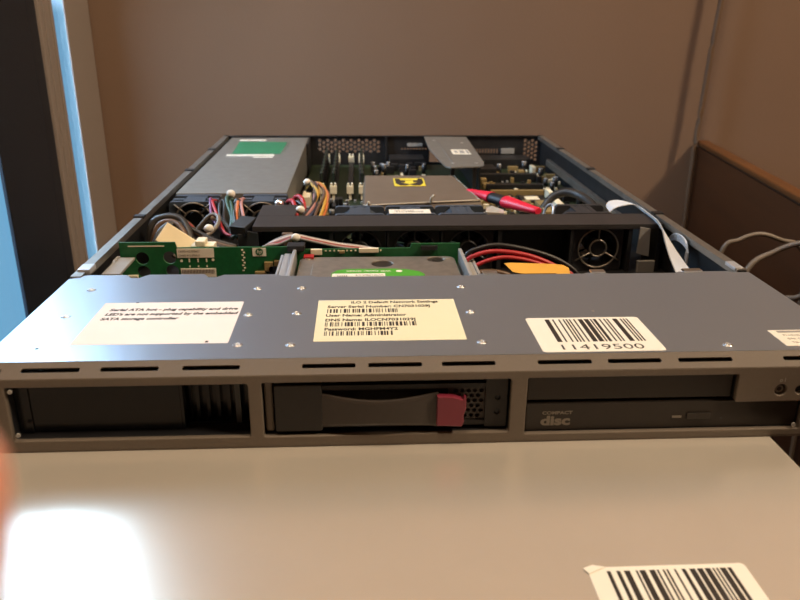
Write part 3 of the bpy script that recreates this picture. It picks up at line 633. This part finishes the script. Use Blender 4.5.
# red tool
rt = thing('hand_tool', 'red tool with a black band lying across the main board', 'tool', (96, 352, 30))
A_, B_ = Vector((70, 394, 36)), Vector((121, 312, 35.5)); ax = (B_-A_); L_ = ax.length; ax.normalize()
def rr(u0, u1, r0, r1): return [A_+ax*L_*(u0+(u1-u0)*k/6) for k in range(7)], lambda t: r0+(r1-r0)*t
p_, f_ = rr(0, .36, 2.5, 7.2); MB().tube(p_, f_, 14, 0, 1, flat=(1, .75)).build('tip', 'red_tool', rt, bevel=.4)
p_, f_ = rr(.36, .56, 6.2, 6.2); MB().tube(p_, f_, 14, 0, 1, flat=(1, .8)).build('band', 'blk', rt)
p_, f_ = rr(.56, 1.0, 7.6, 4.2); mb = MB().tube(p_, f_, 14, 0, 1, flat=(1, .75)); mb.build('handle', 'red_tool', rt, bevel=.5)
# small clear plastic lever beside the tool
mb = MB().sheet([[(76, 322), (92, 318), (94, 330), (86, 346), (80, 340)]], 3, XY(31)); mb.box(78, 92, 320, 326, 5.8, 30)
tag(mb.build('plastic_lever', 'shroud_edge', None, bevel=.6), 'small clear plastic lever below the red tool', 'lever')

# ------------------------------------------------------------------ wiring
def bundle(name, label, cat, wires, group=None, ties=(), loc=None):
    p0 = wires[0][1][0]; t = thing(name, label, cat, loc or p0, group)
    for k, pts, r in wires: MB().tube(pts, r, 7).build('wire', k, t)
    for c, r in ties: MB().ball(c, r, 0, (1, .8, .9)).build('cable_tie', 'white_plastic', t)
    return t
W = []
cols = ['w_purple', 'w_red', 'w_dark', 'w_dark', 'w_green', 'w_green', 'w_dark', 'w_orange', 'w_pink']
for i, k in enumerate(cols):
    u = i/8
    j_ = [Vector([rnd.uniform(-2.6, 2.6) for _ in range(3)]) for _ in range(6)]
    W.append((k, [Vector(q)+j_[n_]*(.3 if n_ < 1 else 1) for n_, q in enumerate([(-166+u*28, 352, 37), (-165+u*28, 335, 42+2*math.sin(PI*u)), (-162+u*26, 318, 42), (-156+u*22, 298, 35), (-147+u*15, 282, 29), (-139+u*9, 268, 26)])], rnd.uniform(1.15, 1.55)))
bundle('wire_bundle', 'fan of coloured wires between the two power supply fans', 'wires', W, 'wire bundles', [((-155, 290, 38), 4), ((-156, 268, 34), 4), ((-148, 336, 47), 4)])
W = []
for i, k in enumerate(['w_yellow', 'w_yellow', 'w_orange', 'w_dark', 'w_brown', 'w_brown', 'w_blue', 'w_yellow', 'w_brown', 'w_dark', 'w_pink']):
    u = rnd.random()
    j_ = [rnd.uniform(-2, 2) for _ in range(7)]
    W.append((k, [(a_+j_[n_], b_, c_+j_[6-n_]*.6) for n_, (a_, b_, c_) in enumerate([(-88+u*8, 425, 30), (-84+u*10, 410, 40), (-82+u*16, 385, 45-3*u), (-80+u*19, 350, 44-4*u), (-84+u*22, 318, 40-6*u), (-92+u*26, 296, 35-9*u), (-98+u*26, 284, 26-9*u)])], 1.5))
bundle('wire_bundle', 'thick yellow and orange wire bundle beside the power supply', 'wires', W, 'wire bundles', [((-85, 300, 41), 4), ((-86, 412, 41), 4)])
W = [('w_red', [(-99, 358, 22), (-100, 345, 36), (-94, 332, 41), (-90, 318, 34), (-88, 318, 20)], 2), ('w_red', [(-97, 360, 26), (-94, 352, 39), (-88, 344, 42), (-84, 332, 36), (-84, 322, 20)], 2), ('w_dark', [(-96, 350, 26), (-92, 338, 38), (-86, 328, 38), (-82, 318, 22)], 2)]
bundle('wire_bundle', 'short red wires at the corner of the power supply', 'wires', W, 'wire bundles')
W = []
for i, k in enumerate(['w_grey', 'w_white', 'w_pink', 'w_brown', 'w_red', 'w_grey']):
    u = i/5
    W.append((k, [(-118-u*3, 226-u*4, 20), (-108+u*1, 226-u*4, 30+2*u), (-96, 226-u*4, 37-3*u), (-84, 225-u*3, 40-1.6*u), (-70, 224-u*3, 37.5-1.5*u), (-52, 224-u*3, 33.5-1.5*u), (-34, 224-u*3, 31-1.5*u), (-14, 224-u*4, 27), (6, 222, 22), (20, 221, 12)], 1.1))
bundle('wire_bundle', 'thin grey and pink wires arching behind the green board', 'wires', W, 'wire bundles', [((-83, 222, 39), 3.6)])
W = [('w_red', [(37, 166, 20), (37, 165, 36), (44, 164, 42), (58, 163, 45), (80, 162, 42), (100, 161, 34), (113, 160, 26), (118, 158, 12)], 1.6),
     ('w_black', [(38, 169, 22), (38, 168, 40), (46, 168, 45.5), (60, 168, 48), (82, 168, 44), (102, 168, 37), (116, 166, 27), (120, 164, 12)], 1.6),
     ('w_red', [(38, 160, 14), (39, 160, 30), (46, 160, 37), (62, 160, 41.5), (82, 160, 38.5), (102, 158, 31), (112, 156, 24)], 1.5),
     ('w_brown', [(40, 158, 12), (39, 158, 26), (44, 158, 31), (56, 158, 32), (68, 158, 28), (74, 158, 16)], 1.8),
     ('w_brown', [(42, 154, 12), (41, 154, 24), (48, 154, 30), (60, 154, 29), (66, 154, 14)], 1.6)]
bundle('wire_bundle', 'red and black wires looping to the right of the hard drive', 'wires', W, 'wire bundles')
W = []
for i, k in enumerate(['w_dark', 'w_brown', 'w_dark', 'w_grey', 'w_brown', 'w_dark', 'w_red', 'w_brown']):
    u = i/7
    W.append((k, [(-196+u*3, 240+u*20, 22), (-190+u*4, 252+u*18, 37+u*3), (-180+u*6, 262+u*14, 40-u*4), (-166+u*8, 262-u*4, 34-u*10), (-150+u*6, 254-u*12, 28-u*10), (-132+u*2, 250-u*16, 24-u*10)], 2.2))
bundle('wire_bundle', 'tangle of dark and brown wires in the left corner behind the green board', 'wires', W, 'wire bundles')
W = [('w_dark', [(-203, 262, 20), (-200, 268, 38), (-190, 270, 43), (-178, 268, 42), (-170, 258, 34), (-166, 246, 20)], 3.2), ('w_brown', [(-200, 256, 20), (-194, 262, 38), (-182, 262, 41), (-172, 252, 34), (-168, 240, 18)], 2.4)]
bundle('cable', 'thick dark sleeved cable curving over the left corner of the server', 'cable', W, None)
W = [('cable_grey', [(-176, 292, 20), (-160, 290, 38), (-152, 286, 40), (-150, 276, 36), (-156, 266, 30), (-170, 256, 24), (-180, 244, 18)], 1.8)]
bundle('cable', 'pale grey cable with white ties in front of the left power supply fan', 'cable', W, None)
mb = MB(); mb.box(-13, 13, -8, 8, -1, 1, 0, Matrix.Translation((-172, 226, 36)) @ Matrix.Rotation(.62, 4, 'Y') @ Matrix.Rotation(1.1, 4, 'X'))
tag(mb.build('cream_connector', 'cream', None, bevel=.4), 'tilted cream coloured flat connector behind the green board', 'connector')
mb = MB(); mb.box(-160, -143, 216, 228, 24, 35); mb.box(-156, -149, 214, 226, 35, 39)
for i in range(4): mb.box(-159+i*4, -156.6+i*4, 212, 216, 27, 33)
cc = tag(mb.build('white_connector', 'ivory', None, bevel=.6), 'white wire connector beside the tilted cream one', 'connector')
mb = MB(); mb.box(-7, 7, -10, 10, -4, 4, 0, Matrix.Translation((-128, 268, 36)) @ Matrix.Rotation(-.4, 4, 'Z') @ Matrix.Rotation(.2, 4, 'X')); mb.box(-132, -122, 258, 276, 4, 32)
tag(mb.build('black_connector', 'fan_blk', None, bevel=.6), 'black square connector below the coloured power supply wires', 'connector')
mb = MB(); mb.sheet([[(-124, 3), (-112, 3), (-113, 38), (-121, 40)]], 2, XZ(238)); mb.box(-124, -112, 238, 246, 1.5, 3)
tag(mb.build('metal_tab', 'steel_dark', None, bevel=.3), 'dark metal tab at the left end of the black bar', 'bracket')
mb = MB(); mb.box(-93, -87, 231, 233, 3, 38); mb.box(-94, -86, 229, 234, 38, 40)
tag(mb.build('beige_post', 'cable_beige', None, bevel=.5), 'small beige post behind the thin arching wires', 'post')
# round dark screw heads beside the power supply fans
for lab, p in (('shiny dark thumbscrew between the power supply fans', (-141, 325, 41)), ('small bright screw at the right power supply fan', (-105, 326, 40))):
    mb = MB().cyl((p[0], p[1], 3), (0, 0, 1), 2, p[2]-6, 12, 0); mb.ball(p, 4.2, 0)
    tag(mb.build('thumbscrew', 'steel_dark' if p[0] < -120 else 'rivet_metal', None), lab, 'screw', 'screws by the power supply')
# yellow tag
mb = MB(); mb.sheet([[(61, 40.5), (66, 41), (92, 39.6), (100, 38.8), (104, 36), (104.5, 20), (96, 20), (95, 31.5), (72, 31.5), (66, 33)]], .5, Matrix.Translation((0, 150, 40)) @ Matrix.Rotation(-1.0, 4, 'X') @ Matrix.Translation((0, 0, -40)) @ XZ(0))
tag(mb.build('paper_tag', 'yellow_tag', None), 'bright yellow tag below the red and black wires', 'tag')
# metal bits poking over the cover edge
for a, b in ((42, 51), (111, 120), (171, 183)): MB().box(a, b, 119.7, 124.6, 43.15, 44.1).build('cover_tab', 'rivet_metal', sv)
mb = MB(); mb.box(110, 180, 128, 172, 1.6, 25)
tag(mb.build('optical_cage', 'steel_dark', None, bevel=.5), 'grey metal cage behind the right end of the cover', 'drive cage')
# flat ribbon cables
def ribbon(name, label, path, wd, parent=None):
    P = [Vector(p) for p in path]; vs = []; fs = []; C = []; n = 6; k = len(P)
    for i in range(k-1):
        p0 = P[i-1] if i else P[0]*2-P[1]; p1 = P[i]; p2 = P[i+1]; p3 = P[i+2] if i+2 < k else P[-1]*2-P[-2]
        for q in range(n):
            t_ = q/n; C.append(.5*((2*p1)+(p2-p0)*t_+(2*p0-5*p1+4*p2-p3)*t_*t_+(3*p1-p0-3*p2+p3)*t_**3))
    C.append(P[-1]); NW = 24; K = len(C)
    for i, c in enumerate(C):
        t_ = i/(K-1)*(len(wd)-1); a = min(int(t_), len(wd)-2); w0 = Vector(wd[a]).lerp(Vector(wd[a+1]), t_-a)
        tg = (C[min(i+1, K-1)]-C[max(i-1, 0)]).normalized(); nn = tg.cross(w0).normalized()
        for j in range(NW+1):
            u = j/NW-.5; vs.append(c+w0*u+nn*(.35*math.cos(j*PI)))
    for i in range(K-1):
        for j in range(NW): fs.append((i*(NW+1)+j, i*(NW+1)+j+1, (i+1)*(NW+1)+j+1, (i+1)*(NW+1)+j))
    mb = MB().add(vs, fs, 0, False); mb.m = [(q % NW) % 4 == 0 and 1 or 0 for q in range(len(fs))]
    ob = mb.build(name, ['ribbon', 'ribbon_rib'], parent)
    so = ob.modifiers.new('thickness', 'SOLIDIFY'); so.thickness = .0005
    return tag(ob, label, 'ribbon cable', 'flat ribbon cables')
ribbon('ribbon_cable', 'pale ribbed ribbon cable folding over the right end of the bar and down', [(180, 304, 38.5), (184, 306, 42), (192, 306, 43.6), (200, 302, 43.4), (203, 288, 42.6), (202.6, 266, 42.4), (201, 244, 42.2), (198, 222, 40), (193, 196, 37), (188, 168, 34), (185, 138, 28)],
       [(3, 22, 0), (2, 25, 0), (2, 24, -1), (4, 16, -3), (4, 4, -4), (3, 0, -4), (3, 0, -5), (5, 0, -7), (10, 0, -8), (14, 0, -7), (16, 0, -4)])
ribbon('ribbon_cable', 'short curled white ribbon strip against the right wall of the server', [(203.5, 226, 30), (203.8, 222, 36), (204, 212, 40), (204.2, 200, 40), (204, 192, 37), (203, 190, 28)], [(0, 0, 5), (0, 1, 5), (0, 3, 6), (0, 4, 6), (0, 4, 4)])
# black cable loop on the main board
tag(MB().tube([(150, 420, 8), (162, 425, 22), (176, 420, 28), (188, 405, 26), (192, 380, 22), (190, 350, 18), (186, 330, 12)], 4.2, 10).build('cable', 'w_dark'), 'thick black cable loop on the main board beside the right wall', 'cable')
tag(MB().tube([(128, 335, 7.5), (134, 340, 30), (137, 331, 37), (137, 322, 34), (134, 318, 20)], 1.3, 8).build('cable', 'alu'), 'thin shiny loop of wire beside the black rear fan', 'cable')

# ------------------------------------------------------------------ camera
f, pitch, roll, yaw = 760.27, 0.35976, 0.00724, 0.05526
C0 = Vector((-35.15, -330.02, 196.05))
fwd = Vector((math.sin(yaw)*math.cos(pitch), math.cos(yaw)*math.cos(pitch), -math.sin(pitch)))
r0 = Vector((math.cos(yaw), -math.sin(yaw), 0)); u0 = r0.cross(fwd)
rt_ = r0*math.cos(roll)+u0*math.sin(roll); up_ = -r0*math.sin(roll)+u0*math.cos(roll)
cam = bpy.data.cameras.new('camera'); cam.sensor_width = 36; cam.lens = f/800*36; cam.clip_start = .002; cam.clip_end = 20
co = bpy.data.objects.new('camera', cam); COL.objects.link(co)
mw = Matrix((( rt_.x, up_.x, -fwd.x, C0.x*S), (rt_.y, up_.y, -fwd.y, C0.y*S), (rt_.z, up_.z, -fwd.z, C0.z*S), (0, 0, 0, 1)))
co.matrix_world = mw
cam.dof.use_dof = True; cam.dof.focus_distance = .46; cam.dof.aperture_fstop = 34.2/2.0
bpy.context.scene.camera = co

# ------------------------------------------------------------------ the hand at the lens
def cp(r, u, w): return C0+rt_*r+up_*u+fwd*w
def hand():
    J = []; E_ = []
    def v(p, rad): J.append((cp(*p), rad)); return len(J)-1
    def chain(root, pts):
        prev = root
        for p, rad in pts:
            i = v(p, rad); E_.append((prev, i)); prev = i
    wr = v((-105, -130, -70), (26, 19)); pm = v((-92, -108, -45), (30, 17)); E_.append((wr, pm))
    fa = v((-150, -205, -150), (30, 26)); E_.append((fa, wr))
    kn = [((-62, -78, -12), (11, 11)), ((-78, -74, -20), (11, 11)), ((-94, -76, -28), (11, 11)), ((-108, -82, -36), (10, 10))]
    # index reaches up beside the lens
    chain(pm, [kn[0], ((-43, -52, 20), (8.5, 8.5)), ((-32.4, -31, 38), (8.3, 8.3)), ((-30.5, -12, 45), (7.8, 7.8)), ((-31.2, -6, 46), (6.5, 6.5))])
    chain(pm, [kn[1], ((-78, -42, 6), (9, 9)), ((-70, -18, 0), (8.3, 8.3)), ((-64, -8, -16), (7.2, 7.2))])
    chain(pm, [kn[2], ((-96, -46, -2), (8.8, 8.8)), ((-88, -24, -10), (8, 8)), ((-80, -16, -26), (7, 7))])
    chain(pm, [kn[3], ((-110, -58, -18), (7.8, 7.8)), ((-103, -40, -24), (7, 7)), ((-96, -34, -36), (6.2, 6.2))])
    chain(wr, [((-70, -112, -62), (14, 13)), ((-44, -92, -54), (9.6, 9.6)), ((-26, -70, -46), (8.6, 8.6)), ((-18, -56, -42), (7.2, 7.2))])
    me = bpy.data.meshes.new('person'); me.from_pydata([p*S for p, _ in J], E_, [])
    ob = bpy.data.objects.new('person', me); COL.objects.link(ob); me.materials.append(M['skin'])
    sk = ob.modifiers.new('skin', 'SKIN'); sk.use_smooth_shade = True
    if not me.skin_vertices: me.attributes.new('skin', 'FLOAT', 'POINT') if False else None
    return ob, J
hob, J = hand()
if not hob.data.skin_vertices:
    bm = bmesh.new(); bm.from_mesh(hob.data); bm.verts.layers.skin.verify(); bm.to_mesh(hob.data); bm.free()
for i, (p, rad) in enumerate(J):
    sv_ = hob.data.skin_vertices[0].data[i]; sv_.radius = (rad[0]*S, rad[1]*S); sv_.use_root = (i == 0)
ss = hob.modifiers.new('sub', 'SUBSURF'); ss.levels = 2; ss.render_levels = 2
tag(hob, 'blurred pink finger of a hand intruding at the lower left edge', 'person')

# ------------------------------------------------------------------ light
wd_ = bpy.data.worlds.new('world'); bpy.context.scene.world = wd_; wd_.use_nodes = True
nt = wd_.node_tree; bg = nt.nodes['Background']
tc = nt.nodes.new('ShaderNodeTexCoord'); sp = nt.nodes.new('ShaderNodeSeparateXYZ'); rp = nt.nodes.new('ShaderNodeValToRGB')
nt.links.new(tc.outputs['Generated'], sp.inputs[0])
mr = nt.nodes.new('ShaderNodeMapRange'); mr.inputs['From Min'].default_value = -1; mr.inputs['From Max'].default_value = 1
nt.links.new(sp.outputs['Z'], mr.inputs['Value']); nt.links.new(mr.outputs[0], rp.inputs[0])
e = rp.color_ramp.elements; e[0].position = .5; e[0].color = (.0085, .0195, .029, 1); e[1].position = .74; e[1].color = (.60, .80, 1, 1)
nt.links.new(rp.outputs[0], bg.inputs[0]); bg.inputs[1].default_value = 24.0
po = bpy.data.lights.new('window_portal', 'AREA'); po.shape = 'RECTANGLE'; po.size = (WY2-WY0+40)*S; po.size_y = (WZ1-WZ0)*S; po.cycles.is_portal = True
pob = bpy.data.objects.new('window_portal', po); COL.objects.link(pob); pob.location = ((XL-30)*S, (WY0+WY2)/2*S, (WZ0+WZ1)/2*S); pob.rotation_euler = (PI/2, 0, -PI/2)
def area(name, loc, target, size, power, col):
    la = bpy.data.lights.new(name, 'AREA'); la.shape = 'DISK'; la.size = size; la.energy = power; la.color = col
    o = bpy.data.objects.new(name, la); COL.objects.link(o); o.location = Vector(loc)*S
    o.rotation_euler = (Vector(target)-Vector(loc)).to_track_quat('-Z', 'Y').to_euler(); return o
area('unseen_light', (2000, -640, 2310), (-500, 100, 0), .4, 95, (1, .79, .55))
area('unseen_light', (-320, -250, 2310), (0, 200, 0), .5, 40, (1, .79, .55))  # added fill light with no known source, lifts the front and left side

sc = bpy.context.scene
sc.view_settings.view_transform = 'Standard'; sc.view_settings.look = 'None'; sc.view_settings.gamma = 1; sc.view_settings.use_curve_mapping = False
sc.view_settings.exposure = 0.0
sc.cycles.use_denoising = True
sc.cycles.max_bounces = 8; sc.cycles.caustics_reflective = False; sc.cycles.caustics_refractive = False
